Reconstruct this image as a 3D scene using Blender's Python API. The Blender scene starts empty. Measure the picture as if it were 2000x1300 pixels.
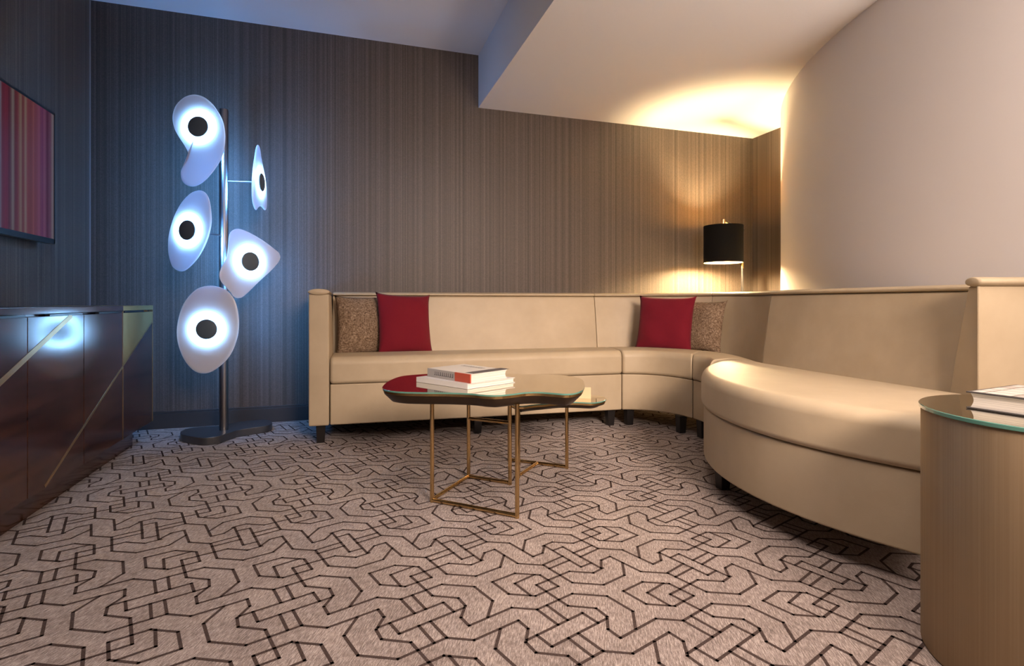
import bpy, bmesh, math, random
from mathutils import Vector, Matrix
random.seed(7)
SC = bpy.context.scene
COL = SC.collection
PI = math.pi
SC.view_settings.view_transform = 'Standard'
SC.view_settings.look = 'None'
SC.view_settings.exposure = 0.0
SC.view_settings.gamma = 1.0
SC.view_settings.use_curve_mapping = False

# ------------------------------------------------------------------ helpers
def v3(p): return Vector((p[0], p[1], p[2]))

def tag(o, label=None, cat=None, group=None, kind=None):
    if label: o['label'] = label
    if cat: o['category'] = cat
    if group: o['group'] = group
    if kind: o['kind'] = kind
    return o

def thing(name, loc, label, cat, group=None):
    o = bpy.data.objects.new(name, None)
    COL.objects.link(o)
    o.location = loc
    o.empty_display_size = 0.1
    return tag(o, label, cat, group)

def root_loc(parent):
    r = Vector((0, 0, 0))
    while parent is not None:
        r += parent.location
        parent = parent.parent
    return r

def mk(name, verts, faces, mats, parent=None, smooth=False, fm=None, origin=None, bevel=0, seg=3, angle=35, autosmooth=True):
    """one mesh object; verts are given in room coordinates"""
    off = root_loc(parent) if parent is not None else Vector((0, 0, 0))
    loc = Vector((0, 0, 0))
    if origin is not None:
        loc = Vector(origin) - off
        off = Vector(origin)
    me = bpy.data.meshes.new(name)
    me.from_pydata([tuple(Vector(v) - off) for v in verts], [], faces)
    if not isinstance(mats, (list, tuple)): mats = [mats]
    for m in mats: me.materials.append(m)
    bm = bmesh.new(); bm.from_mesh(me)
    bmesh.ops.recalc_face_normals(bm, faces=bm.faces)
    bm.to_mesh(me); bm.free()
    if fm:
        for p, i in zip(me.polygons, fm): p.material_index = i
    if smooth:
        for p in me.polygons: p.use_smooth = True
        if autosmooth: me.set_sharp_from_angle(angle=math.radians(angle))
    me.update()
    o = bpy.data.objects.new(name, me)
    COL.objects.link(o)
    o.location = loc
    if parent is not None: o.parent = parent
    if bevel:
        b = o.modifiers.new('bevel', 'BEVEL'); b.width = bevel; b.segments = seg
        b.limit_method = 'ANGLE'; b.angle_limit = math.radians(40)
        b.harden_normals = False
        for p in me.polygons: p.use_smooth = True
        try: me.set_sharp_from_angle(angle=math.radians(180))
        except Exception: pass
        w = o.modifiers.new('wn', 'WEIGHTED_NORMAL'); w.keep_sharp = False
    return o

class MB:
    def __init__(s): s.v = []; s.f = []; s.m = []
    def add(s, vs, fs, mi=0):
        n = len(s.v); s.v += [tuple(v) for v in vs]
        for f in fs: s.f.append(tuple(i + n for i in f)); s.m.append(mi)
        return s
    def box(s, x0, x1, y0, y1, z0, z1, mi=0):
        vs = [(x0,y0,z0),(x1,y0,z0),(x1,y1,z0),(x0,y1,z0),(x0,y0,z1),(x1,y0,z1),(x1,y1,z1),(x0,y1,z1)]
        return s.add(vs, [(0,3,2,1),(4,5,6,7),(0,1,5,4),(1,2,6,5),(2,3,7,6),(3,0,4,7)], mi)
    def hexa(s, bot, top, mi=0):
        return s.add(list(bot) + list(top), [(0,3,2,1),(4,5,6,7),(0,1,5,4),(1,2,6,5),(2,3,7,6),(3,0,4,7)], mi)
    def prism(s, out, z0, z1, mi=0, mside=None):
        n = len(out); ms = mi if mside is None else mside
        b = len(s.v)
        s.v += [(p[0], p[1], z0) for p in out] + [(p[0], p[1], z1) for p in out]
        s.f.append(tuple(b + i for i in reversed(range(n)))); s.m.append(mi)
        s.f.append(tuple(b + n + i for i in range(n))); s.m.append(mi)
        for i in range(n):
            j = (i + 1) % n
            s.f.append((b + i, b + j, b + n + j, b + n + i)); s.m.append(ms)
        return s
    def rings(s, rs, mi=0, cap=True, closed=True):
        n = len(rs[0]); b = len(s.v)
        for r in rs: s.v += [tuple(p) for p in r]
        for k in range(len(rs) - 1):
            for i in range(n if closed else n - 1):
                j = (i + 1) % n
                s.f.append((b + k*n + i, b + k*n + j, b + (k+1)*n + j, b + (k+1)*n + i)); s.m.append(mi)
        if cap:
            s.f.append(tuple(b + i for i in reversed(range(n)))); s.m.append(mi)
            s.f.append(tuple(b + (len(rs)-1)*n + i for i in range(n))); s.m.append(mi)
        return s
    def lathe(s, c, prof, n=40, mi=0, cap=True):
        rs = [[(c[0] + r*math.cos(2*PI*i/n), c[1] + r*math.sin(2*PI*i/n), c[2] + z) for i in range(n)] for r, z in prof]
        return s.rings(rs, mi, cap)
    def tube(s, pts, r, n=14, mi=0):
        pts = [v3(p) for p in pts]; rs = []
        for i, p in enumerate(pts):
            a = pts[max(i-1, 0)]; b = pts[min(i+1, len(pts)-1)]
            d = (b - a).normalized()
            up = Vector((0,0,1)) if abs(d.z) < .9 else Vector((1,0,0))
            x = d.cross(up).normalized(); y = x.cross(d).normalized()
            rs.append([p + (x*math.cos(2*PI*k/n) + y*math.sin(2*PI*k/n))*r for k in range(n)])
        return s.rings(rs, mi)
    def build(s, name, mats, parent=None, **k):
        return mk(name, s.v, s.f, mats, parent, fm=s.m if any(s.m) else None, **k)

def spline(pts, per=8, closed=True):
    """Catmull-Rom through points (any dimension)"""
    n = len(pts); out = []
    rng = range(n) if closed else range(n - 1)
    for i in rng:
        if closed: p0, p1, p2, p3 = (pts[(i+k-1) % n] for k in range(4))
        else: p0, p1, p2, p3 = pts[max(i-1,0)], pts[i], pts[i+1], pts[min(i+2,n-1)]
        for k in range(per):
            t = k/per
            out.append(tuple(.5*((2*b) + (-a+c)*t + (2*a-5*b+4*c-d)*t*t + (-a+3*b-3*c+d)*t**3) for a, b, c, d in zip(p0,p1,p2,p3)))
    if not closed: out.append(tuple(pts[-1]))
    return out

def resample(pts, n):
    L = [0]
    for a, b in zip(pts, pts[1:]): L.append(L[-1] + math.dist(a, b))
    out = []; j = 0
    for i in range(n):
        t = L[-1]*i/(n-1)
        while j < len(L)-2 and L[j+1] < t: j += 1
        q = (t - L[j])/max(L[j+1]-L[j], 1e-9)
        out.append(tuple(a + (b-a)*q for a, b in zip(pts[j], pts[j+1])))
    return out

# ------------------------------------------------------------------ materials
def mat(name, col=(.5,.5,.5), rough=.5, metal=0, spec=.5, coat=0, emit=None, es=0, sheen=0, trans=0):
    m = bpy.data.materials.new(name); m.use_nodes = True
    b = m.node_tree.nodes['Principled BSDF']
    b.inputs['Base Color'].default_value = (*col, 1)
    b.inputs['Roughness'].default_value = rough
    b.inputs['Metallic'].default_value = metal
    b.inputs['Specular IOR Level'].default_value = spec
    b.inputs['Coat Weight'].default_value = coat
    b.inputs['Coat Roughness'].default_value = .12
    b.inputs['Sheen Weight'].default_value = sheen
    b.inputs['Transmission Weight'].default_value = trans
    if emit:
        b.inputs['Emission Color'].default_value = (*emit, 1)
        b.inputs['Emission Strength'].default_value = es
    return m

class NT:
    def __init__(s, m): s.t = m.node_tree; s.b = s.t.nodes['Principled BSDF']
    def n(s, typ, **k):
        x = s.t.nodes.new(typ)
        for a, b in k.items(): setattr(x, a, b)
        return x
    def l(s, a, b): s.t.links.new(a, b)
    def coord(s, scale=(1,1,1), rot=(0,0,0), kind='Object'):
        tc = s.n('ShaderNodeTexCoord'); mp = s.n('ShaderNodeMapping')
        mp.inputs['Scale'].default_value = scale; mp.inputs['Rotation'].default_value = rot
        s.l(tc.outputs[kind], mp.inputs['Vector']); return mp.outputs['Vector']
    def noise(s, vec, scale=1, detail=2, rough=.5):
        x = s.n('ShaderNodeTexNoise'); x.inputs['Scale'].default_value = scale
        x.inputs['Detail'].default_value = detail; x.inputs['Roughness'].default_value = rough
        s.l(vec, x.inputs['Vector']); return x.outputs['Fac']
    def ramp(s, fac, stops, interp='LINEAR'):
        x = s.n('ShaderNodeValToRGB'); x.color_ramp.interpolation = interp
        e = x.color_ramp.elements
        while len(e) < len(stops): e.new(.5)
        for el, (p, c) in zip(e, stops): el.position = p; el.color = (*c, 1)
        s.l(fac, x.inputs['Fac']); return x.outputs['Color']
    def mix(s, fac, a, b, mode='MIX'):
        x = s.n('ShaderNodeMix', data_type='RGBA', blend_type=mode)
        if isinstance(fac, (int, float)): x.inputs[0].default_value = fac
        else: s.l(fac, x.inputs[0])
        for sock, val in ((x.inputs[6], a), (x.inputs[7], b)):
            if isinstance(val, tuple): sock.default_value = (*val, 1)
            else: s.l(val, sock)
        return x.outputs[2]
    def math(s, op, a, b=None):
        x = s.n('ShaderNodeMath', operation=op)
        for i, val in enumerate((a, b)):
            if val is None: continue
            if isinstance(val, (int, float)): x.inputs[i].default_value = val
            else: s.l(val, x.inputs[i])
        return x.outputs[0]
    def base(s, c): s.l(c, s.b.inputs['Base Color'])
    def bump(s, h, strength=.2, dist=.002):
        x = s.n('ShaderNodeBump'); x.inputs['Strength'].default_value = strength
        x.inputs['Distance'].default_value = dist
        s.l(h, x.inputs['Height']); s.l(x.outputs['Normal'], s.b.inputs['Normal'])

def wallpaper(name, axis):
    m = mat(name, rough=.5, spec=.35); t = NT(m)
    def sc(k, z=.0): return (k, 0, z) if axis == 'x' else (0, k, z)
    a = t.noise(t.coord(sc(34)), 1, 3, .75)
    b = t.noise(t.coord(sc(130)), 1, 2, .6)
    w = t.noise(t.coord((420, 420, 260)), 1, 2, .6)
    f = t.math('ADD', t.math('MULTIPLY', a, .62), t.math('MULTIPLY', b, .38))
    c = t.ramp(f, [(.32, (.033,.025,.020)), (.46, (.074,.058,.048)), (.55, (.108,.087,.073)), (.68, (.160,.132,.110))])
    w2 = t.ramp(w, [(.3, (.62,.62,.62)), (.7, (1.25,1.22,1.2))])
    t.base(t.mix(1.0, c, w2, 'MULTIPLY'))
    t.bump(t.math('ADD', f, t.math('MULTIPLY', w, .4)), .35, .002)
    return m
M_wp_x = wallpaper('wallpaper_back', 'x')
M_wp_y = wallpaper('wallpaper_side', 'y')

M_ceil = mat('ceiling_paint', (.78,.77,.76), .9, spec=.2)
t = NT(M_ceil); t.bump(t.noise(t.coord((1,1,1)), 260, 3, .7), .5, .003)
M_white = mat('white_wall_paint', (.74,.70,.67), .75, spec=.25)
t = NT(M_white); t.bump(t.noise(t.coord(), 180, 3, .6), .15, .001)
M_base = mat('baseboard_paint', (.038,.036,.036), .4)
M_line_trim = mat('corner_bead', (.30,.29,.29), .4, metal=.4)

ang = math.atan2(-.425, .905)
M_carpet = mat('carpet', rough=.95, spec=.1, sheen=.15); t = NT(M_carpet)
rv = t.coord((1,1,1), (0,0,-ang))
mp = t.n('ShaderNodeMapping'); mp.inputs['Scale'].default_value = (330, 46, 1); t.l(rv, mp.inputs['Vector'])
f1 = t.noise(mp.outputs['Vector'], 1, 3, .7)
f2 = t.noise(rv, 7, 3, .6)
f3 = t.noise(rv, 420, 2, .6)
f = t.math('ADD', t.math('ADD', t.math('MULTIPLY', f1, .62), t.math('MULTIPLY', f3, .25)), t.math('MULTIPLY', f2, .16))
t.base(t.ramp(f, [(.38, (.115,.088,.078)), (.51, (.275,.222,.198)), (.63, (.52,.44,.40))]))
t.bump(f1, .6, .004)
M_cline = mat('carpet_line', rough=.95, spec=.1); t = NT(M_cline)
t.base(t.ramp(t.noise(t.coord(), 300, 2), [(.3, (.040,.027,.024)), (.7, (.090,.064,.056))]))

def leather(name, c1, c2):
    m = mat(name, rough=.5, spec=.4); t = NT(m)
    n1 = t.noise(t.coord(), 3.2, 4, .6); n2 = t.noise(t.coord(), 240, 3, .6)
    t.base(t.ramp(n1, [(.3, c1), (.7, c2)]))
    h = t.math('ADD', t.math('MULTIPLY', n2, .25), t.noise(t.coord(), 16, 3, .5))
    t.bump(h, .18, .004)
    return m
M_leather = leather('beige_leather', (.405,.322,.212), (.475,.385,.262))
M_leg = mat('black_wood_leg', (.014,.012,.012), .35)
def fabric_red():
    m = mat('red_fabric', rough=.85, spec=.15, sheen=.06); t = NT(m)
    w = t.noise(t.coord((900,900,900)), 1, 1)
    t.base(t.ramp(w, [(.3, (.118,.005,.013)), (.7, (.175,.008,.019))]))
    t.bump(t.math('ADD', t.noise(t.coord(), 9, 2), t.math('MULTIPLY', w, .1)), .5, .01)
    return m
M_red = fabric_red()
def tweed():
    m = mat('brown_tweed', rough=.9, spec=.15); t = NT(m)
    a = t.noise(t.coord((330,330,60)), 1, 2, .7); b = t.noise(t.coord((60,60,330)), 1, 2, .7)
    f = t.math('MULTIPLY', t.math('ADD', a, b), .5)
    t.base(t.ramp(f, [(.36, (.045,.026,.015)), (.5, (.19,.125,.078)), (.63, (.42,.32,.23))]))
    t.bump(f, .7, .003)
    return m
M_tweed = tweed()

def wood(name, c1, c2, rough=.18):
    m = mat(name, rough=rough, spec=.45, coat=.3); t = NT(m)
    f = t.noise(t.coord((1.5, 1.1, 12)), 2.2, 5, .62)
    t.base(t.ramp(f, [(.3, c1), (.7, c2)])); return m
M_walnut = wood('dark_walnut', (.018,.007,.005), (.085,.034,.020))
M_black = mat('black_plastic', (.008,.008,.010), .3)
M_brass = mat('brass', (.72,.50,.22), .26, metal=1)
M_brass_leg = mat('antique_brass', (.60,.42,.20), .2, metal=1)
M_brass_panel = mat('brass_panel', (.50,.36,.15), .45, metal=.85)
M_inlay = mat('brass_inlay', (.50,.34,.17), .35, metal=.9)
M_steel = mat('dark_steel', (.30,.29,.29), .3, metal=1)
M_lbase = mat('steel_base', (.13,.13,.135), .38, metal=.8)
M_drum = mat('brushed_bronze', rough=.6, metal=.9); t = NT(M_drum)
t.base(t.ramp(t.noise(t.coord((150,150,.7)), 1, 3, .7), [(.25,(.30,.21,.122)),(.75,(.37,.27,.165))]))
t.bump(t.noise(t.coord((300,300,1.5)), 1, 2), .15, .001)
M_mirror = mat('bronze_mirror_glass', (.74,.70,.58), .03, metal=1)
M_gedge = mat('green_glass_edge', (.10,.25,.20), .08, spec=.8, coat=1)
M_tray = mat('dark_bronze', (.045,.028,.016), .28, metal=.5)
M_page = mat('paper', (.82,.78,.73), .85); t = NT(M_page)
t.base(t.ramp(t.noise(t.coord((2,2,900)), 1, 1), [(.35,(.46,.43,.39)),(.6,(.70,.66,.61))]))
M_cover_w = mat('white_cover', (.62,.60,.585), .35)
M_cover_d = mat('dark_cover', (.05,.045,.045), .35)
M_cover_g = mat('grey_cover', (.42,.40,.38), .4)
M_cover_l = mat('pale_cover', (.66,.63,.57), .35)
M_cover_r = mat('red_cover', (.50,.09,.05), .4)
M_print = mat('dark_print', (.10,.09,.09), .5)
M_card = mat('cream_card', (.55,.42,.24), .7)
M_shade_out = mat('black_shade', (.004,.0036,.0036), .8, spec=.12)
M_shade_in = mat('gold_lining', (.88,.58,.18), .6, metal=.15)
M_bulb = mat('bulb_glow', (1,.9,.7), .5, emit=(1,.74,.39), es=4000)
M_led = mat('led_strip', (.1,.1,.1), .5, emit=(.30,.62,1.0), es=74)
M_wallfill = mat('wall_fill_glow', (.1,.1,.1), .5, emit=(.07,.36,1.0), es=210)  # added blue emitter that brightens the wall behind the lamp
M_cap = mat('lamp_cap', (.08,.115,.16), .45)
# opal acrylic: part of the light that lands on it goes through to its back
M_opal = bpy.data.materials.new('opal_acrylic'); M_opal.use_nodes = True
nt = M_opal.node_tree; nt.nodes.clear()
out = nt.nodes.new('ShaderNodeOutputMaterial'); d = nt.nodes.new('ShaderNodeBsdfDiffuse'); tr = nt.nodes.new('ShaderNodeBsdfTranslucent')
g = nt.nodes.new('ShaderNodeBsdfGlossy'); mx = nt.nodes.new('ShaderNodeMixShader'); mx2 = nt.nodes.new('ShaderNodeMixShader')
d.inputs['Color'].default_value = (.86,.84,.86,1); tr.inputs['Color'].default_value = (.80,.84,.90,1)
g.inputs['Roughness'].default_value = .25
mx.inputs[0].default_value = .5; mx2.inputs[0].default_value = .04
nt.links.new(d.outputs[0], mx.inputs[1]); nt.links.new(tr.outputs[0], mx.inputs[2])
nt.links.new(mx.outputs[0], mx2.inputs[1]); nt.links.new(g.outputs[0], mx2.inputs[2]); nt.links.new(mx2.outputs[0], out.inputs[0])

# ------------------------------------------------------------------ room shell
CEIL = 2.65; SOF = 2.257; WB = 3.918; WL = -1.473; WR = 3.486
def struct(o): o['kind'] = 'structure'; return o
# carpet: plane with the woven line pattern as faces of the same mesh
fl = MB()
fl.add([(-1.58,-2.2,0),(5.4,-2.2,0),(5.4,4.0,0),(-1.58,4.0,0)], [(0,1,2,3)], 0)
fl.add([(-1.58,-2.2,-.06),(5.4,-2.2,-.06),(5.4,4.0,-.06),(-1.58,4.0,-.06)], [(3,2,1,0)], 0)
A, B = .368, .757
gen = [
 [(-.221,.194),(-.163,.251),(-.089,.251),(-.033,.195),(-.092,.137),(-.166,.137),(-.221,.194)],
 [(-.105,.251),(-.156,.194),(-.105,.137)],
 [(.096,.318),(.066,.284),(-.004,.284),(-.095,.194),(-.003,.101),(.070,.099),(.097,.065),(.097,.012),(.125,-.019),(.219,.073),(.286,.073),(.343,.014)],
 [(-.082,.073),(.007,.162),(.101,.162),(.164,.098),(.164,.022)],
 [(-.058,.096),(-.002,.036)],
 [(-.095,-.056),(.035,.073),(.074,.034)],
 [(-.156,.398),(-.156,.475),(-.094,.537),(-.006,.537),(.083,.446),(.162,.446),(.248,.362),(.276,.390),(.278,.442),(.398,.315),(.428,.344)],
 [(.005,.403),(.065,.465)], [(.027,.379),(.085,.444)],
]
gen += [[(-p[0], -p[1]) for p in g_] for g_ in gen]
O = (.1948, 1.3703); ah = Vector((.905,-.425)).normalized(); bh = Vector((-ah.y, ah.x))
HW = .0040
segs = []
for i in range(-14, 17):
    for j in range(-6, 8):
        for g_ in gen:
            P = [Vector(O) + ah*(p[0] + i*A) + bh*(p[1] + j*B) for p in g_]
            if not any(-1.5 < p.x < 3.6 and -.1 < p.y < 3.95 for p in P): continue
            for a, b in zip(P, P[1:]):
                if max(a.x,b.x) > 3.5 or min(a.x,b.x) < -1.55 or max(a.y,b.y) > 3.93: continue
                d_ = (b - a); L_ = d_.length; d_.normalize(); n_ = Vector((-d_.y, d_.x))*HW
                a2 = a - d_*HW*.8; b2 = b + d_*HW*.8
                fl.add([(*(a2-n_), .0006),(*(b2-n_), .0006),(*(b2+n_), .0006),(*(a2+n_), .0006)], [(0,1,2,3)], 1)
me = bpy.data.meshes.new('floor'); me.from_pydata(fl.v, [], fl.f)
me.materials.append(M_carpet); me.materials.append(M_cline)
for p, i in zip(me.polygons, fl.m): p.material_index = i
o = bpy.data.objects.new('floor', me); COL.objects.link(o); struct(o)

c = MB(); c.box(-1.58, 5.4, -2.2, 4.02, CEIL, CEIL+.1); c.box(.975, 5.4, -2.2, 4.02, SOF, CEIL+.05)
struct(c.build('ceiling', M_ceil))
struct(MB().box(-1.58, 3.6, WB, WB+.1, 0, CEIL).build('wall_back', M_wp_x))
struct(MB().box(WL-.1, WL, -2.2, WB, 0, CEIL).build('wall_left', M_wp_y))
struct(MB().box(WR, WR+.1, 3.3, WB, 0, SOF+.01).build('wall_corner', M_wp_y))
CC = (5.43, 1.22); CR = 3.05
arc = [(CC[0] - CR*math.cos(a), CC[1] + CR*math.sin(a)) for a in [math.radians(-62 + k*(62+62)/96) for k in range(97)]]
arc2 = [(CC[0] - (CR-.12)*math.cos(a), CC[1] + (CR-.12)*math.sin(a)) for a in [math.radians(-62 + k*(62+62)/96) for k in range(97)]]
cw = MB()
out_ = [p for p in arc if p[0] < WR + .02 or p[1] < 1] ; n_ = len(out_)
cw.prism(out_ + list(reversed(arc2[:n_])), 0, SOF + .01)
struct(cw.build('wall_right', M_white, smooth=True))
bb = MB(); bb.box(WL, WR, WB-.014, WB, 0, .096); bb.box(WL, WR, WB-.009, WB, .096, .108)
struct(bb.build('baseboard_back', M_base, bevel=.002))
bb = MB(); bb.box(WL, WL+.014, -2.2, WB-.014, 0, .096); bb.box(WL, WL+.009, -2.2, WB-.014, .096, .108)
struct(bb.build('baseboard_left', M_base, bevel=.002))
struct(MB().box(WL, WL+.006, WB-.006, WB, .108, CEIL).build('trim_1', M_line_trim))

# ------------------------------------------------------------------ sectional sofa
F0, F1, F2, F3 = (-.178,3.215), (1.727,3.10), (2.0,2.74), (1.905,2.445)
B0, B1, B2, B3 = (-.16,3.70), (1.79,3.575), (2.385,3.08), (2.27,2.48)
def circ(cx, cy, r, a0, a1, n):
    return [(cx + r*math.cos(math.radians(a0 + (a1-a0)*i/(n-1))), cy + r*math.sin(math.radians(a0 + (a1-a0)*i/(n-1)))) for i in range(n)]
NS = 28
def lerp2(a, b, n): return [(a[0]+(b[0]-a[0])*i/(n-1), a[1]+(b[1]-a[1])*i/(n-1)) for i in range(n)]
corner_F = spline([F1,(1.83,3.058),(1.915,2.985),(1.97,2.87),F2,(1.995,2.63),(1.965,2.54),F3], 10, False)
corner_B = spline([B1,(1.99,3.535),(2.16,3.43),(2.30,3.27),B2,(2.41,2.90),(2.365,2.68),B3], 10, False)
h = 4*10
secF = {'straight': lerp2((-.066,3.208), F1, NS), 'c1': resample(corner_F[:h+1], NS), 'c2': resample(corner_F[h:], NS)}
secB = {'straight': lerp2((-.060,3.693), B1, NS), 'c1': resample(corner_B[:h+1], NS), 'c2': resample(corner_B[h:], NS)}
secF['bulge'] = resample([(1.9065,2.437)] + circ(2.376,1.52,.975,117,205,40) + [(1.512,1.06),(1.530,1.015)], NS)
secB['bulge'] = resample(spline([B3,(2.235,2.2),(2.212,1.85),(2.187,1.37)], 10, False), NS)

def section_mesh(Fp, Bp, prof, e0=0, e1=0, g0=0., g1=0.):
    """loft a (depth, height) profile along the module. prof(D) gives points; g = gap kept at the ends"""
    n = len(Fp); rs = []
    for i in range(n):
        f = Vector(Fp[i]); b = Vector(Bp[i]); D = (b-f).length; d_ = (b-f)/D
        a = Vector(Fp[max(i-1,0)]); c_ = Vector(Fp[min(i+1,n-1)])
        a2 = Vector(Bp[max(i-1,0)]); c2 = Vector(Bp[min(i+1,n-1)])
        sh = Vector((0,0)); shb = Vector((0,0))
        if i == 0: sh = (c_-a).normalized()*g0; shb = (c2-a2).normalized()*g0
        if i == n-1: sh = -(c_-a).normalized()*g1; shb = -(c2-a2).normalized()*g1
        ring = []
        for (k, dd, z) in prof(D):
            base = f if k == 'f' else b
            s_ = sh if k == 'f' else shb
            p = base + s_ + d_*dd
            ring.append((p.x, p.y, z))
        rs.append(ring)
    return MB().rings(rs)

def arcpts(k, cx, cz, r, a0, a1, n=7):
    return [(k, cx + r*math.cos(math.radians(a0+(a1-a0)*i/(n-1))), cz + r*math.sin(math.radians(a0+(a1-a0)*i/(n-1)))) for i in range(n)]
def prof_base(D):
    return arcpts('f', .008, .335-.008, .008, 180, 90, 4) + [('b', .165, .335), ('b', .165, .105)] + arcpts('f', .008, .113, .008, 270, 180, 4)
def prof_seat(D):
    P = arcpts('f', -.014+.022, .337+.022, .022, 270, 180, 7) + arcpts('f', -.014+.045, .490-.045, .045, 180, 92, 9)
    P += [('f', D*.30, .494), ('f', D*.55, .490), ('b', -.10, .474), ('b', -.03, .458), ('b', .02, .445), ('b', .02, .337)]
    return P
def prof_back(D):
    return [('b', -.004, .42), ('b', .006, .46), ('b', .018, .54), ('b', .036, .64), ('b', .054, .74), ('b', .070, .815)] \
        + arcpts('b', .072+.016, .842-.016, .016, 170, 90, 5) + [('b', .165, .842), ('b', .172, .835), ('b', .172, .12), ('b', .06, .12), ('b', .03, .38)]
def prof_roll(D):
    return [('b', .122 + .060*math.cos(a), .853 + (.016 if math.sin(a) > 0 else .013)*math.sin(a)) for a in [2*PI*i/18 for i in range(18)]]

def leg(parent, u, v, dz=.107, w=.026):
    m = MB(); m.hexa([(u-w*.8,v-w*.8,.001),(u+w*.8,v-w*.8,.001),(u+w*.8,v+w*.8,.001),(u-w*.8,v+w*.8,.001)],
                     [(u-w,v-w,dz),(u+w,v-w,dz),(u+w,v+w,dz),(u-w,v+w,dz)])
    m.build('leg', M_leg, parent, bevel=.003)

def module(key, name, label, legs):
    Fp, Bp = secF[key], secB[key]
    r = thing(name, ((Fp[NS//2][0]+Bp[NS//2][0])/2, (Fp[NS//2][1]+Bp[NS//2][1])/2, 0), label, 'sofa', 'sections of the curved beige sectional sofa')
    section_mesh(Fp, Bp, prof_base, g0=.002, g1=.002).build('base', M_leather, r, bevel=.008, seg=3)
    section_mesh(Fp, Bp, prof_seat, g0=.001, g1=.001).build('seat', M_leather, r, bevel=.020, seg=4)
    section_mesh(Fp, Bp, prof_back, g0=.001, g1=.001).build('backrest', M_leather, r, bevel=.014, seg=4)
    section_mesh(Fp, Bp, prof_roll, g0=.001, g1=.001).build('top_roll', M_leather, r, bevel=.006, seg=3)
    for p in legs: leg(r, *p)
    return r
G = 'sections of the curved beige sectional sofa'
s0 = module('straight', 'sofa_section', 'long straight beige leather sofa section with left arm along the striped wall', [(-.115,3.262),(.79,3.205),(1.665,3.150),(-.10,3.80),(.82,3.75),(1.70,3.68)])
# left arm: slightly padded on its inner side, with a rounded cap
arm = MB()
def armring(v, z0):
    return None
zs = [.105,.118,.35,.55,.72,.838,.846]
rings = []
for z in zs:
    pad = .012*math.sin(PI*min(max((z-.105)/.74,0),1))
    rings.append([(-.178,3.206,z),(-.176,3.88,z),(-.068,3.88,z),(-.064+pad,3.6,z),(-.066+pad,3.3,z),(-.070,3.200,z)])
arm.rings(rings); arm.build('arm', M_leather, s0, bevel=.016, seg=4)
cap = MB(); n = 16; rs = []
for (y, k) in [(3.192,.80),(3.196,.93),(3.206,1.0),(3.5,1.0),(3.86,1.0),(3.885,.9)]:
    rs.append([(-.124 + .060*k*math.cos(2*PI*i/n), y, .858 + .018*k*math.sin(2*PI*i/n)) for i in range(n)])
cap.rings(rs).build('arm_cap', M_leather, s0, smooth=True, angle=60)
s1 = module('c1', 'sofa_section', 'curved beige corner sofa section holding the red cushion beside the black lamp', [(1.79,3.125),(1.985,2.835),(1.86,3.68),(2.42,3.17)])
s2 = module('c2', 'sofa_section', 'narrow curved beige sofa section between corner section and the bulging section', [(2.03,2.690),(1.992,2.535),(2.50,3.03),(2.38,2.53)])
s3 = module('bulge', 'sofa_section', 'beige sofa section with round bulging seat front nearest the bronze drum table', [(1.56,1.93),(1.86,1.32),(1.98,2.30),(2.28,2.40),(2.24,1.62)])
# end arm of the bulging section: tapered panel with piping and cap
a = Vector((2.125,1.303)); b = Vector((2.345,1.225)); d_ = (b-a).normalized(); nrm = Vector((-d_.y, d_.x))
if nrm.y < 0: nrm = -nrm
def ap(base, off, z): p = base + nrm*off; return (p.x, p.y, z)
arm = MB(); rs = []
for z, w in [(.105,.150),(.30,.145),(.45,.135),(.60,.105),(.74,.072),(.858,.045)]:
    rs.append([ap(a,0,z), ap(b,0,z), ap(b,w*.35,z), ap(a,w,z)])
arm.rings(rs).build('arm', M_leather, s3, bevel=.008, seg=3)
MB().tube([ap(a,-.001,.12), ap(a,-.001,.50), ap(a,-.001,.856)], .0045, 8).build('piping', M_leather, s3, smooth=True)
cap = MB(); rs = []
for t_, k in [(-.010,.75),(-.006,.95),(.0,1.0),(.5,1.0),(.98,1.0)]:
    q = a + (b-a)*t_ if t_ > 0 else a + d_*t_
    rs.append([ap(q, .016 + .036*k*math.cos(2*PI*i/n), .872 + .017*k*math.sin(2*PI*i/n)) for i in range(n)])
cap.rings(rs).build('arm_cap', M_leather, s3, smooth=True, angle=60)

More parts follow.
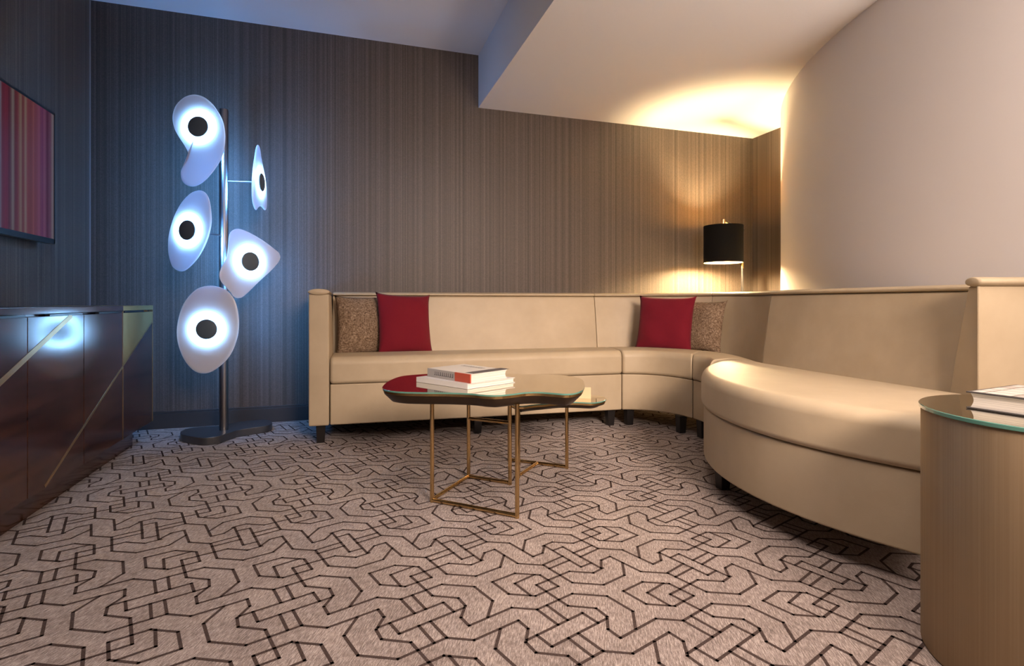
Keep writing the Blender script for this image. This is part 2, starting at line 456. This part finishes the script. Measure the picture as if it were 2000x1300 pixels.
# ------------------------------------------------------------------ cushions
def cushion(w, hgt, th, loc, face, lean, roll, material, label, pinch=.045, seed=0, group=None):
    rnd = random.Random(seed); N = 26; V = []; Fc = []
    ph = [rnd.uniform(0, 6.28) for _ in range(6)]
    def P(i, j, side):
        x = 2*i/N - 1; y = 2*j/N - 1
        e = (1 - abs(x)**2.6)*(1 - abs(y)**2.6)
        sx = w/2*x*(1 - pinch*(1 - y*y)*abs(x)**2) ; sy = hgt/2*y*(1 - pinch*(1 - x*x)*abs(y)**2)
        wr = .004*math.sin(5*x + ph[0] + 2*y)*math.sin(4*y + ph[1]) + .003*math.sin(9*x*y + ph[2])
        z = side*(th/2*max(e,0)**.55) + wr*max(e,0)**.3
        ear = .010*(abs(x)**8)*(abs(y)**8)
        return (sx + ear*(1 if x > 0 else -1), z, sy + ear*(1 if y > 0 else -1) + hgt/2)
    for side in (1, -1):
        for j in range(N+1):
            for i in range(N+1): V.append(P(i, j, side))
    K = (N+1)*(N+1)
    for j in range(N):
        for i in range(N):
            q = j*(N+1)+i
            Fc.append((q, q+1, q+N+2, q+N+1)); Fc.append((K+q, K+q+N+1, K+q+N+2, K+q+1))
    me = bpy.data.meshes.new('cushion'); me.from_pydata(V, [], Fc)
    bm = bmesh.new(); bm.from_mesh(me); bmesh.ops.remove_doubles(bm, verts=bm.verts, dist=1e-5)
    bmesh.ops.recalc_face_normals(bm, faces=bm.faces); bm.to_mesh(me); bm.free()
    me.materials.append(material)
    for p in me.polygons: p.use_smooth = True
    o = bpy.data.objects.new('cushion', me); COL.objects.link(o)
    yaw = math.atan2(face[1], face[0]) + PI/2      # local -y faces `face`
    o.matrix_world = Matrix.Translation(loc) @ Matrix.Rotation(yaw, 4, 'Z') @ Matrix.Rotation(-lean, 4, 'X') @ Matrix.Rotation(roll, 4, 'Y')
    return tag(o, label, 'cushion', group)
cushion(.365, .385, .13, (.150,3.592,.462), (.10,-1), math.radians(12), math.radians(0), M_tweed, 'brown tweed cushion beside the left sofa arm', seed=1, group='sofa cushions')
cushion(.365, .395, .12, (.398,3.530,.466), (.30,-1), math.radians(13), math.radians(2.5), M_red, 'red cushion leaning on the long straight sofa back next to the left tweed cushion', seed=2, group='sofa cushions')
cushion(.385, .375, .12, (2.082,3.186,.471), (-.80,-.62), math.radians(13), math.radians(1), M_red, 'red cushion in the curved corner section of the sofa', seed=3, group='sofa cushions')
cushion(.33, .348, .11, (2.292,3.095,.466), (-.90,-.40), math.radians(12), math.radians(1), M_tweed, 'brown tweed cushion half hidden behind the red corner cushion', seed=4, group='sofa cushions')

# ------------------------------------------------------------------ coffee tables
def sc_out(o_, k):
    cx = sum(p[0] for p in o_)/len(o_); cy = sum(p[1] for p in o_)/len(o_)
    out = []
    n = len(o_)
    for i, p in enumerate(o_):
        a_ = Vector(o_[i-1]); b_ = Vector(o_[(i+1) % n]); d2 = (b_-a_).normalized(); nn = Vector((d2.y, -d2.x))
        if nn.dot(Vector((cx,cy)) - Vector(p)) > 0 and False: nn = -nn
        out.append((p[0] - nn.x*k, p[1] - nn.y*k))
    return out
def area(o_): return sum(o_[i-1][0]*o_[i][1] - o_[i][0]*o_[i-1][1] for i in range(len(o_)))/2
def amoeba_top(root, pts, ztop, under):
    o_ = spline(pts, 6)
    if area(o_) < 0: o_ = o_[::-1]         # counter-clockwise: (d.y,-d.x) points outward
    g_ = MB(); n = len(o_)
    g_.rings([[(x,y,ztop-.0055) for x,y in o_], [(x,y,ztop-.001) for x,y in o_]], 1, cap=False)
    i_ = sc_out(o_, .0012)
    g_.rings([[(x,y,ztop-.001) for x,y in o_], [(x,y,ztop) for x,y in i_]], 1, cap=False)
    g_.add([(x,y,ztop) for x,y in i_], [tuple(range(n))], 0)
    g_.add([(x,y,ztop-.0055) for x,y in o_], [tuple(reversed(range(n)))], 0)
    g_.build('glass_top', [M_mirror, M_gedge], root, smooth=True, angle=30)
    i1 = sc_out(o_, .004)
    MB().rings([[(x,y,ztop-.015) for x,y in i1], [(x,y,ztop-.0055) for x,y in i1]]).build('rim', M_brass, root, smooth=True, angle=30)
    rr = [[(x,y,under) for x,y in sc_out(o_, .036)], [(x,y,under+.006) for x,y in sc_out(o_, .030)], [(x,y,ztop-.022) for x,y in sc_out(o_, .008)], [(x,y,ztop-.015) for x,y in sc_out(o_, .005)]]
    MB().rings(rr).build('tray', M_tray, root, smooth=True, angle=50)

big = thing('coffee_table', (.56,2.14,0), 'larger taller coffee table with wavy mirror glass top and brass legs holding books', 'coffee table')
big_pts = [(.148,2.113),(.158,2.20),(.195,2.33),(.255,2.44),(.336,2.475),(.424,2.478),(.5446,2.465),(.6658,2.43),(.75,2.36),(.82,2.315),(.90,2.292),(.965,2.235),(.985,2.13),(.94,1.995),(.875,1.865),(.815,1.80),(.770,1.790),(.735,1.82),(.690,1.858),(.640,1.866),(.581,1.846),(.524,1.838),(.478,1.864),(.438,1.906),(.362,1.947),(.286,1.976),(.211,2.012),(.165,2.060)]
amoeba_top(big, big_pts, .47, .420)
RL = .0083
feet = [(.344,2.149),(.619,1.894),(.549,2.392),(.702,2.250)]
for p in feet: MB().tube([(p[0],p[1],.001),(p[0],p[1],.424)], RL).build('leg', M_brass_leg, big, smooth=True)
def bar(parent, p, q, z): MB().tube([(p[0],p[1],z),(q[0],q[1],z)], RL*.95).build('stretcher', M_brass_leg, parent, smooth=True)
bar(big, feet[0], feet[1], .010); bar(big, feet[0], feet[2], .010); bar(big, feet[2], feet[3], .010); bar(big, feet[2], feet[3], .272)
small = thing('coffee_table', (.98,2.43,0), 'smaller lower coffee table with wavy glass top tucked under the larger one', 'coffee table')
sm_pts = [(.742,2.345),(.748,2.300),(.775,2.286),(.800,2.292),(.840,2.304),(.896,2.310),(.983,2.324),(1.045,2.300),(1.103,2.268),(1.154,2.276),(1.206,2.319),(1.231,2.382),(1.222,2.436),(1.18,2.475),(1.12,2.545),(1.03,2.61),(.93,2.65),(.83,2.645),(.765,2.60),(.75,2.52),(.742,2.42)]
amoeba_top(small, sm_pts, .335, .300)
sf = [(.802,2.583),(1.031,2.386),(.766,2.325)]
for p in sf: MB().tube([(p[0],p[1],.001),(p[0],p[1],.303)], RL).build('leg', M_brass_leg, small, smooth=True)
node = (.917,2.485)
bar(small, sf[0], sf[1], .010); bar(small, node, sf[2], .010)

# books ------------------------------------------------------------
def book(origin, dspine, L_, dpage, W_, z0, th, cover, spine, label, cov_th=.003, group=None, page_in=.004, extra=None):
    """origin: corner where spine end and page face meet; dspine runs along the spine, dpage away from it"""
    r = thing('book', (*origin, z0), label, 'book', group)
    s_ = Vector(dspine).normalized(); p_ = Vector(dpage).normalized(); o_ = Vector(origin)
    def Q(a_, b_, z): q = o_ + s_*a_ + p_*b_; return (q.x, q.y, z)
    def slab(a0,a1,b0,b1,z0_,z1_): return MB().hexa([Q(a0,b0,z0_),Q(a1,b0,z0_),Q(a1,b1,z0_),Q(a0,b1,z0_)],[Q(a0,b0,z1_),Q(a1,b0,z1_),Q(a1,b1,z1_),Q(a0,b1,z1_)])
    c_ = slab(0,L_,0,W_,z0,z0+cov_th); c2 = slab(0,L_,0,W_,z0+th-cov_th,z0+th)
    c_.add(c2.v, c2.f); c_.build('cover', cover, r, bevel=.0008, seg=2)
    slab(0,L_,-.0015,.003,z0,z0+th).build('spine', spine, r, bevel=.0008, seg=2)
    # pages with a slightly hollow fore-edge
    rs = []
    for z in [cov_th + (th-2*cov_th)*i/6 for i in range(7)]:
        k = math.sin(PI*(z-cov_th)/(th-2*cov_th))
        e = W_ - page_in - .006*k*(1 if th > .028 else .3)
        rs.append([Q(page_in,.003,z0+z), Q(L_-page_in,.003,z0+z), Q(L_-page_in,e,z0+z), Q(page_in,e,z0+z)])
    MB().rings(rs).build('pages', M_page, r)
    if extra: extra(r, Q)
    return r
def lower_extra(r, Q): pass
zb = .4705
book((.4545,1.990), (-.532,.847), .300, (.893,.449), .250, zb, .0205, M_cover_w, M_cover_w, 'large thin white book lying lowest on the larger coffee table', cov_th=.0022, group='books on the coffee table')
def marks(r, Q):
    m = MB()
    zt = zb + .0205 + .034 + .0006
    # dark photo band along the front of the cover
    def quad(a0,a1,b0,b1,z, mi=0): m.add([Q(a0,b0,z),Q(a1,b0,z),Q(a1,b1,z),Q(a0,b1,z)], [(0,1,2,3)], mi)
    quad(.004,.058,.02,.225,zt); 
    m.build('cover_photo', M_print, r)
    l = MB()
    rr = random.Random(5); x = .10
    for k in range(9):
        w_ = rr.uniform(.006,.012)
        l.add([Q(x,.150,zt),Q(x+w_*.5,.150,zt),Q(x+w_*.5,.172,zt),Q(x,.172,zt)], [(0,1,2,3)])
        l.add([Q(x,.150,zt),Q(x+w_,.150,zt),Q(x+w_,.154,zt),Q(x,.154,zt)], [(0,1,2,3)])
        x += w_ + .006
    l.build('cover_title', M_print, r)
    s2 = MB(); x = .105
    for k in range(10):
        w_ = rr.uniform(.006,.011)
        s2.add([Q(x,-.0021,zb+.031),Q(x+w_*.45,-.0021,zb+.031),Q(x+w_*.45,-.0021,zb+.046),Q(x,-.0021,zb+.046)], [(0,1,2,3)])
        s2.add([Q(x,-.0021,zb+.031),Q(x+w_,-.0021,zb+.031),Q(x+w_,-.0021,zb+.034),Q(x,-.0021,zb+.034)], [(0,1,2,3)])
        x += w_ + .005
    s2.build('spine_title', M_print, r)
    e = MB().hexa([Q(-.0004,-.0021,zb+.0212),Q(.095,-.0021,zb+.0212),Q(.095,.0032,zb+.0212),Q(-.0004,.0032,zb+.0212)],
                  [Q(-.0004,-.0021,zb+.0549),Q(.095,-.0021,zb+.0549),Q(.095,.0032,zb+.0549),Q(-.0004,.0032,zb+.0549)])
    e.build('spine_panel', M_cover_r, r)
book((.4665,1.998), (-.447,.894), .280, (.865,.50), .205, zb+.0205+.0003, .034, M_cover_l, M_cover_g, 'smaller thick book with grey and red spine lying on the white book', cov_th=.0025, group='books on the coffee table', page_in=.003, extra=marks)

# small cream card
cd = thing('card', (1.11,2.365,.335), 'small cream card standing on the lower glass coffee table', 'card')
p0 = Vector((1.072,2.388)); p1 = Vector((1.142,2.352)); nn = Vector((.457,.889))
cm = MB()
def cq(p, k, z): q = p + nn*k; return (q.x, q.y, z)
cm.hexa([cq(p0,0,.3355),cq(p1,0,.3355),cq(p1,.0015,.3355),cq(p0,.0015,.3355)], [cq(p0,.012,.388),cq(p1,.012,.388),cq(p1,.0135,.388),cq(p0,.0135,.388)])
cm.build('front_leaf', M_card, cd)
cm = MB().hexa([cq(p0,.026,.3355),cq(p1,.026,.3355),cq(p1,.0275,.3355),cq(p0,.0275,.3355)], [cq(p0,.0137,.388),cq(p1,.0137,.388),cq(p1,.0152,.388),cq(p0,.0152,.388)])
cm.build('back_leaf', M_card, cd)

# ------------------------------------------------------------------ drum side table and its book
DC = (1.475,.754); DR = .235
dt = thing('side_table', (*DC,0), 'round brushed bronze drum side table with glass top', 'side table')
MB().lathe((*DC,0), [(DR-.006,.0010),(DR,.004),(DR,.545),(DR-.003,.5495)], 96).build('drum', M_drum, dt, smooth=True, angle=40)
m = MB(); m.lathe((*DC,.55), [(DR+.002,0),(DR+.004,.0015),(DR+.004,.0085),(DR+.0025,.010)], 96, mi=1, cap=False)
m.add([(DC[0]+(DR+.0025)*math.cos(2*PI*i/96), DC[1]+(DR+.0025)*math.sin(2*PI*i/96), .56) for i in range(96)], [tuple(range(96))], 0)
m.add([(DC[0]+(DR+.002)*math.cos(2*PI*i/96), DC[1]+(DR+.002)*math.sin(2*PI*i/96), .55) for i in range(96)], [tuple(reversed(range(96)))], 0)
m.build('glass_top', [M_mirror, M_gedge], dt, smooth=True, angle=30)
# book: fore-edge turned to the sofa
O_ = Vector((1.3499,.8526)); e1 = Vector((.9878,.1386)).normalized(); e2 = Vector((e1.y,-e1.x))
M_grid = mat('cover_grid', rough=.3); t = NT(M_grid)
bk = t.n('ShaderNodeTexBrick'); bk.offset = 0; bk.inputs['Scale'].default_value = 1
bk.inputs['Brick Width'].default_value = .050; bk.inputs['Row Height'].default_value = .044; bk.inputs['Mortar Size'].default_value = .0022
bk.inputs['Color1'].default_value = (.50,.475,.45,1); bk.inputs['Color2'].default_value = (.24,.22,.21,1); bk.inputs['Mortar'].default_value = (.10,.085,.07,1)
bk.inputs['Bias'].default_value = -.3
t.l(t.coord((1,1,1), (0,0,-math.atan2(e2.y,e2.x))), bk.inputs['Vector']); t.base(bk.outputs['Color'])
def drum_marks(r, Q):
    z = .5605 + .038 + .0005
    MB().add([Q(.006,.008,z),Q(.224,.008,z),Q(.224,.272,z),Q(.006,.272,z)], [(0,1,2,3)]).build('cover_photo', M_grid, r)
# spine lies at the far end along e2; origin at that spine end so that dpage points back to the visible corner
so = O_ + e2*.28
book((so.x, so.y), (e1.x, e1.y), .23, (-e2.x, -e2.y), .28, .5605, .038, M_cover_d, M_cover_d, 'thick black hardcover book with pale photo grid lying on the drum side table', cov_th=.003, page_in=.006, extra=drum_marks)

# ------------------------------------------------------------------ media console
CU = -1.035; Z0, Z1 = .121, .758
V = [1.841,2.274,2.699,3.121,3.559]
con = thing('media_console', (-1.26,2.76,0), 'long dark walnut media console with brass diagonal inlays along left wall', 'console')
MB().box(WL+.018,-1.115,V[0]+.10,3.500,.0005,Z0+.002).build('plinth', M_walnut, con)
MB().box(WL+.016,CU-.021,V[0],V[-1],Z0,Z1).build('carcass', M_walnut, con)
MB().box(WL+.016,CU+.002,V[0],V[3],Z1,.782).build('top_panel', M_walnut, con, bevel=.0015)
MB().box(WL+.016,CU+.002,V[3]+.0005,V[-1],Z1,.782).build('top_panel', M_brass_panel, con, bevel=.0015)
for i in range(4):
    d_ = MB().box(CU-.020,CU,V[i]+.0022,V[i+1]-.0022,Z0,Z1-.010).build('door', M_walnut, con, bevel=.001)
    w_ = (V[i+1]-V[i])*.62; s_ = V[i+1]-.02-w_ if i < 3 else V[i]+.015
    MB().box(CU-.012,CU+.003,s_,s_+w_,Z1-.0095,Z1-.0025).build('handle', M_black, d_)
def inlay(v0,z0,v1,z1,w_):
    L_ = math.hypot(v1-v0,z1-z0); n1, n2 = -(z1-z0)/L_*w_/2, (v1-v0)/L_*w_/2
    x = CU+.0012
    m = MB(); m.hexa([(x-.002,v0-n1,z0-n2),(x-.002,v1-n1,z1-n2),(x-.002,v1+n1,z1+n2),(x-.002,v0+n1,z0+n2)],
                     [(x,v0-n1,z0-n2),(x,v1-n1,z1-n2),(x,v1+n1,z1+n2),(x,v0+n1,z0+n2)])
    m.build('inlay', M_inlay, con)
inlay(2.5923,0.7473,1.8454,0.4290,.020)
inlay(2.3873,0.1273,3.1186,0.4817,.011)
inlay(3.1225,0.4836,3.5541,0.6897,.007)
pl = MB(); x0, x1 = CU-.001, CU+.0010
tri = [(3.126,0.4895),(3.554,0.6945),(3.554,.7465),(3.126,.7465)]
pl.hexa([(x0,*p) for p in tri], [(x1,*p) for p in tri]); pl.build('brass_panel', M_brass_panel, con)
MB().box(CU-.018,CU+.0015,3.1165,3.1255,Z0,Z1-.002).build('edge_strip', M_inlay, con)
MB().box(CU-.018,CU+.0015,3.554,3.564,Z0,.783).build('edge_strip', M_inlay, con)

# ------------------------------------------------------------------ television
tv = thing('television', (WL,2.735,1.43), 'wall mounted flat television showing red vertical stripes', 'television')
TU = -1.40; v0, v1 = 2.145, 3.33
MB().box(TU-.032,TU-.003,v0,v1,1.096,1.765).build('housing', M_black, tv, bevel=.003)
fr = MB(); fw = .011
fr.box(TU-.004,TU,v0,v1,1.765-fw,1.765); fr.box(TU-.004,TU,v0,v1,1.096,1.096+.026); fr.box(TU-.004,TU,v0,v0+fw,1.096,1.765); fr.box(TU-.004,TU,v1-fw,v1,1.096,1.765)
fr.build('bezel', M_black, tv)
MB().box(WL,TU-.032,2.5,2.97,1.25,1.6).build('wall_bracket', M_black, tv)
M_scr = mat('stripe_screen', (.01,.01,.01), .12, spec=.5); t = NT(M_scr)
def pv(p):
    d0 = (p-1000)/1050; c_, s_ = math.cos(math.radians(17.55)), math.sin(math.radians(17.55))
    Y = TU/(d0*c_+s_); return Y*(-d0*s_+c_)
stripes = [(-160,(.25,.20,.24)),(-100,(.34,.02,.05)),(-60,(.30,.16,.10)),(-40,(.24,.01,.03)),(-20,(.26,.22,.26)),(0,(.30,.26,.32)),(5.7,(.20,.012,.03)),(14,(.26,.015,.035)),(19,(.13,.008,.02)),(27,(.30,.22,.18)),(30,(.17,.02,.02)),(35,(.24,.03,.03)),(41,(.34,.20,.12)),(46,(.24,.03,.03)),(51,(.36,.22,.15)),(55,(.30,.05,.05)),(62,(.26,.05,.05)),(66,(.36,.09,.08)),(70,(.28,.05,.07)),(77,(.33,.08,.14)),(83,(.22,.03,.12)),(88,(.30,.08,.16)),(93,(.13,.01,.05)),(99,(.22,.07,.12)),(103,(.30,.22,.24))]
sx = t.n('ShaderNodeSeparateXYZ'); tc = t.n('ShaderNodeTexCoord'); t.l(tc.outputs['Object'], sx.inputs[0])
fac = t.math('DIVIDE', t.math('SUBTRACT', sx.outputs['Y'], v0-2.735), v1-v0)
colr = t.ramp(fac, [(min(max((pv(p)-v0)/(v1-v0),0),1), k) for p, k in stripes], 'EASE')
fine = t.noise(t.coord((0,170,0)), 1, 2)
t.l(t.mix(1.0, colr, t.ramp(fine, [(.35,(.7,.7,.7)),(.65,(1.2,1.2,1.2))]), 'MULTIPLY'), t.b.inputs['Emission Color'])
t.b.inputs['Emission Strength'].default_value = .30
MB().box(TU-.004,TU-.0015,v0+fw,v1-fw,1.096+.026,1.765-fw).build('screen', M_scr, tv)

# ------------------------------------------------------------------ sculptural floor lamp
PX, PY = -.668, 3.555
fl_ = thing('floor_lamp', (PX,PY,0), 'tall steel floor lamp with five glowing opal discs beside the striped wall', 'floor lamp')
bpts = [(-.884,3.520),(-.900,3.600),(-.870,3.675),(-.80,3.690),(-.735,3.680),(-.683,3.714),(-.620,3.765),(-.529,3.790),(-.455,3.775),(-.420,3.690),(-.436,3.605),(-.517,3.565),(-.587,3.525),(-.634,3.446),(-.673,3.392),(-.735,3.378),(-.795,3.420),(-.845,3.470)]
bo = spline(bpts, 6)
MB().rings([[(x,y,.0008) for x,y in bo],[(x,y,.044) for x,y in bo]]).build('base', M_lbase, fl_, bevel=.003, seg=2)
MB().lathe((PX,PY,0), [(.0245,.043),(.0245,1.935),(.022,1.942)], 32).build('pole', M_steel, fl_, smooth=True, angle=40)
DISCS = [
 ('D1', (-.2982,-.9545), .25, 1.755, .055, [(-0.031,0.179),(-0.084,0.163),(-0.129,0.118),(-0.146,0.058),(-0.137,-0.002),(-0.114,-0.048),(-0.08,-0.1),(-0.06,-0.142),(-0.06,-0.176),(-0.08,-0.206),(-0.099,-0.24),(-0.098,-0.281),(-0.077,-0.311),(-0.039,-0.323),(0.002,-0.311),(0.044,-0.277),(0.089,-0.221),(0.123,-0.161),(0.139,-0.085),(0.139,-0.025),(0.127,0.036),(0.1,0.088),(0.066,0.133),(0.021,0.167)]),
 ('D2', (-.5203,-.854), .25, 1.193, .054, [(0.057,0.216),(0.003,0.199),(-0.053,0.149),(-0.099,0.075),(-0.131,-0.016),(-0.139,-0.080),(-0.134,-0.138),(-0.109,-0.198),(-0.055,-0.223),(-0.003,-0.205),(0.061,-0.147),(0.114,-0.062),(0.143,0.027),(0.143,0.102),(0.128,0.171),(0.098,0.207)]),
 ('D3', (.985,-.172), .200, 1.517, .053, None),
 ('D4', (.6541,-.7564), .25, 1.031, .053, [(-0.064,0.179),(-0.104,0.16),(-0.118,0.126),(-0.121,0.077),(-0.132,0.011),(-0.16,-0.044),(-0.171,-0.082),(-0.16,-0.119),(-0.116,-0.167),(-0.087,-0.202),(-0.059,-0.208),(-0.024,-0.191),(0.061,-0.112),(0.149,-0.034),(0.195,0.022),(0.195,0.058),(0.162,0.084),(0.086,0.129),(0.0,0.166)]),
 ('D5', (-.1349,-.9909), .25, .653, .054, [(0.005,0.237),(-0.059,0.215),(-0.119,0.14),(-0.15,0.033),(-0.15,-0.063),(-0.119,-0.16),(-0.069,-0.225),(-0.015,-0.242),(0.04,-0.222),(0.111,-0.153),(0.151,-0.056),(0.161,0.042),(0.146,0.14),(0.111,0.2),(0.065,0.229)]),
]
D3_OUT = [(-.030,.215),(-.058,.180),(-.086,.094),(-.110,-.014),(-.120,-.087),(-.112,-.135),(-.088,-.165),(-.060,-.176),(-.032,-.158),(.008,-.142),(.056,-.140),(.105,-.149),(.128,-.124),(.130,-.074),(.118,-.017),(.070,.073),(.028,.147),(.002,.203)]
for nm, dr, L_, z, cr, ol in DISCS:
    d_ = Vector((dr[0],dr[1],0)).normalized(); ax = Vector((-d_.y,d_.x,0)); up = Vector((0,0,1))
    if nm == 'D3' : ol = D3_OUT
    Cn = Vector((PX,PY,z)) + d_*L_
    def W(x, y, k): return tuple(Cn + ax*x + up*y + d_*k)
    oo = spline(ol, 6)
    # hollow opal shell: thin at the rim, a little thicker round the light ring in its middle
    def sh(o_, k): return [(x*k, y*k) for x, y in o_]
    def th(x, y): return .004 + .011*math.exp(-(x*x + y*y)/.0095)
    K = [1.0,.985,.92,.84,.76,.68,.60,.52,.45,.38,.31,.25,.18]
    front = [[W(x,y,th(x,y)*(.25 if k == 1.0 else 1)) for x,y in sh(oo,k)] for k in K]
    back = [[W(x,y,-th(x,y)*(.25 if k == 1.0 else 1)) for x,y in sh(oo,k)] for k in K]
    m = MB(); m.rings(list(reversed(back)) + front)
    shade = m.build('shade', M_opal, fl_, smooth=True, angle=60)
    MB().tube([tuple(Vector((PX,PY,z)) + d_*.022), W(0,0,-.012)], .005, 10).build('arm', M_steel, fl_, smooth=True)
    def disc(r0, k): return [W(r0*math.cos(2*PI*i/36), r0*math.sin(2*PI*i/36), k) for i in range(36)]
    MB().rings([disc(cr-.002,-.0175), disc(cr,-.0165), disc(cr,.0165), disc(cr-.003,.018)]).build('cap', M_cap, shade, smooth=True, angle=40)
    MB().rings([disc(cr+.002,0), disc(cr+.030,0)], cap=False).build('led_ring', M_led, shade)
    MB().rings([disc(.012,-.0180), disc(cr-.004,-.0180)], cap=False).build('wall_fill', M_wallfill, shade)  # added glowing ring on the cap's rear, fill for the wall

# ------------------------------------------------------------------ black reading lamp in the corner
LX, LY = 2.908, 3.590; QX, QY = 3.160, 3.668
rl = thing('floor_lamp', (QX,QY,0), 'black drum shade reading lamp standing behind the sofa in the corner', 'floor lamp')
MB().lathe((QX,QY,0), [(.14,.0005),(.14,.012),(.135,.018),(.03,.022)], 48).build('base', M_black, rl, smooth=True, angle=40)
MB().tube([(QX,QY,.02),(QX,QY,1.40)], .011, 16).build('pole', M_black, rl, smooth=True)
MB().tube([(QX,QY,1.08),(QX,QY,1.125)], .0135, 16).build('pole_collar', M_brass, rl, smooth=True)
MB().tube([(QX+.012,QY+.004,1.40),(LX,LY,1.447)], .012, 16).build('arm', M_black, rl, smooth=True)
MB().tube([(LX,LY,1.405),(LX,LY,1.462)], .016, 16).build('joint', M_brass, rl, smooth=True)
SR = .150; SZ0, SZ1 = 1.115, 1.410
MB().rings([[(LX+r*math.cos(2*PI*i/64), LY+r*math.sin(2*PI*i/64), z) for i in range(64)] for r, z in [(SR-.004,SZ0),(SR,SZ0),(SR,SZ1),(SR-.004,SZ1)]], cap=False).build('shade', M_shade_out, rl, smooth=True, angle=40)
sh_ = rl.children[-1]
MB().rings([[(LX+(SR-.0045)*math.cos(2*PI*i/64), LY+(SR-.0045)*math.sin(2*PI*i/64), z) for i in range(64)] for z in (SZ0+.001,SZ1-.001)], cap=False).build('lining', M_shade_in, sh_, smooth=True)
sp = MB()
for k in range(3):
    a_ = 2*PI*k/3 + .4
    sp.tube([(LX,LY,1.395),(LX+(SR-.005)*math.cos(a_),LY+(SR-.005)*math.sin(a_),1.395)], .002, 8)
sp.tube([(LX,LY,1.27),(LX,LY,1.41)], .008, 12)
sp.build('spider', M_black, rl)
MB().lathe((LX,LY,1.195), [(.004,-.060),(.018,-.054),(.027,-.035),(.028,.0),(.026,.030),(.018,.055),(.013,.075)], 20).build('bulb', M_bulb, rl, smooth=True)

# ------------------------------------------------------------------ light and camera
def area_light(name, loc, target, sx, sy, power, col, spread=180):
    L = bpy.data.lights.new(name, 'AREA'); L.shape = 'RECTANGLE'; L.size = sx; L.size_y = sy
    L.energy = power; L.color = col; L.spread = math.radians(spread)
    o = bpy.data.objects.new(name, L); COL.objects.link(o); o.location = loc
    o.rotation_euler = (Vector(target) - Vector(loc)).to_track_quat('-Z', 'Y').to_euler()
    return o
area_light('rear_fill', (1.0,-1.3,2.0), (1.45,3.2,.6), 1.0, .8, 33, (1.0,.77,.63), 62)  # added fill from behind the camera towards sofa and back wall
area_light('overhead_fill', (.25,.5,2.63), (.25,.5,0), .9, .9, 24, (1.0,.82,.73), 115)  # added overhead fill for the foreground carpet, no fixture modelled
area_light('upward_fill', (2.2,-.9,.75), (2.25,-.5,2.2), .7, .7, 135, (1.0,.83,.74), 125)  # added upward fill, bounces off the soffit to brighten the right side
w = bpy.data.worlds.new('room_ambience'); SC.world = w; w.use_nodes = True
bg = w.node_tree.nodes['Background']; bg.inputs['Color'].default_value = (1.0,.84,.76,1); bg.inputs['Strength'].default_value = .03

cam = bpy.data.cameras.new('camera'); cam.sensor_width = 36; cam.lens = 1050/2000*36
cam.shift_x = 0; cam.shift_y = -(650-590)/2000
cam.clip_start = .02
co = bpy.data.objects.new('camera', cam); COL.objects.link(co)
co.location = (0,0,.8); co.rotation_euler = (PI/2, 0, -math.radians(17.55))
SC.camera = co
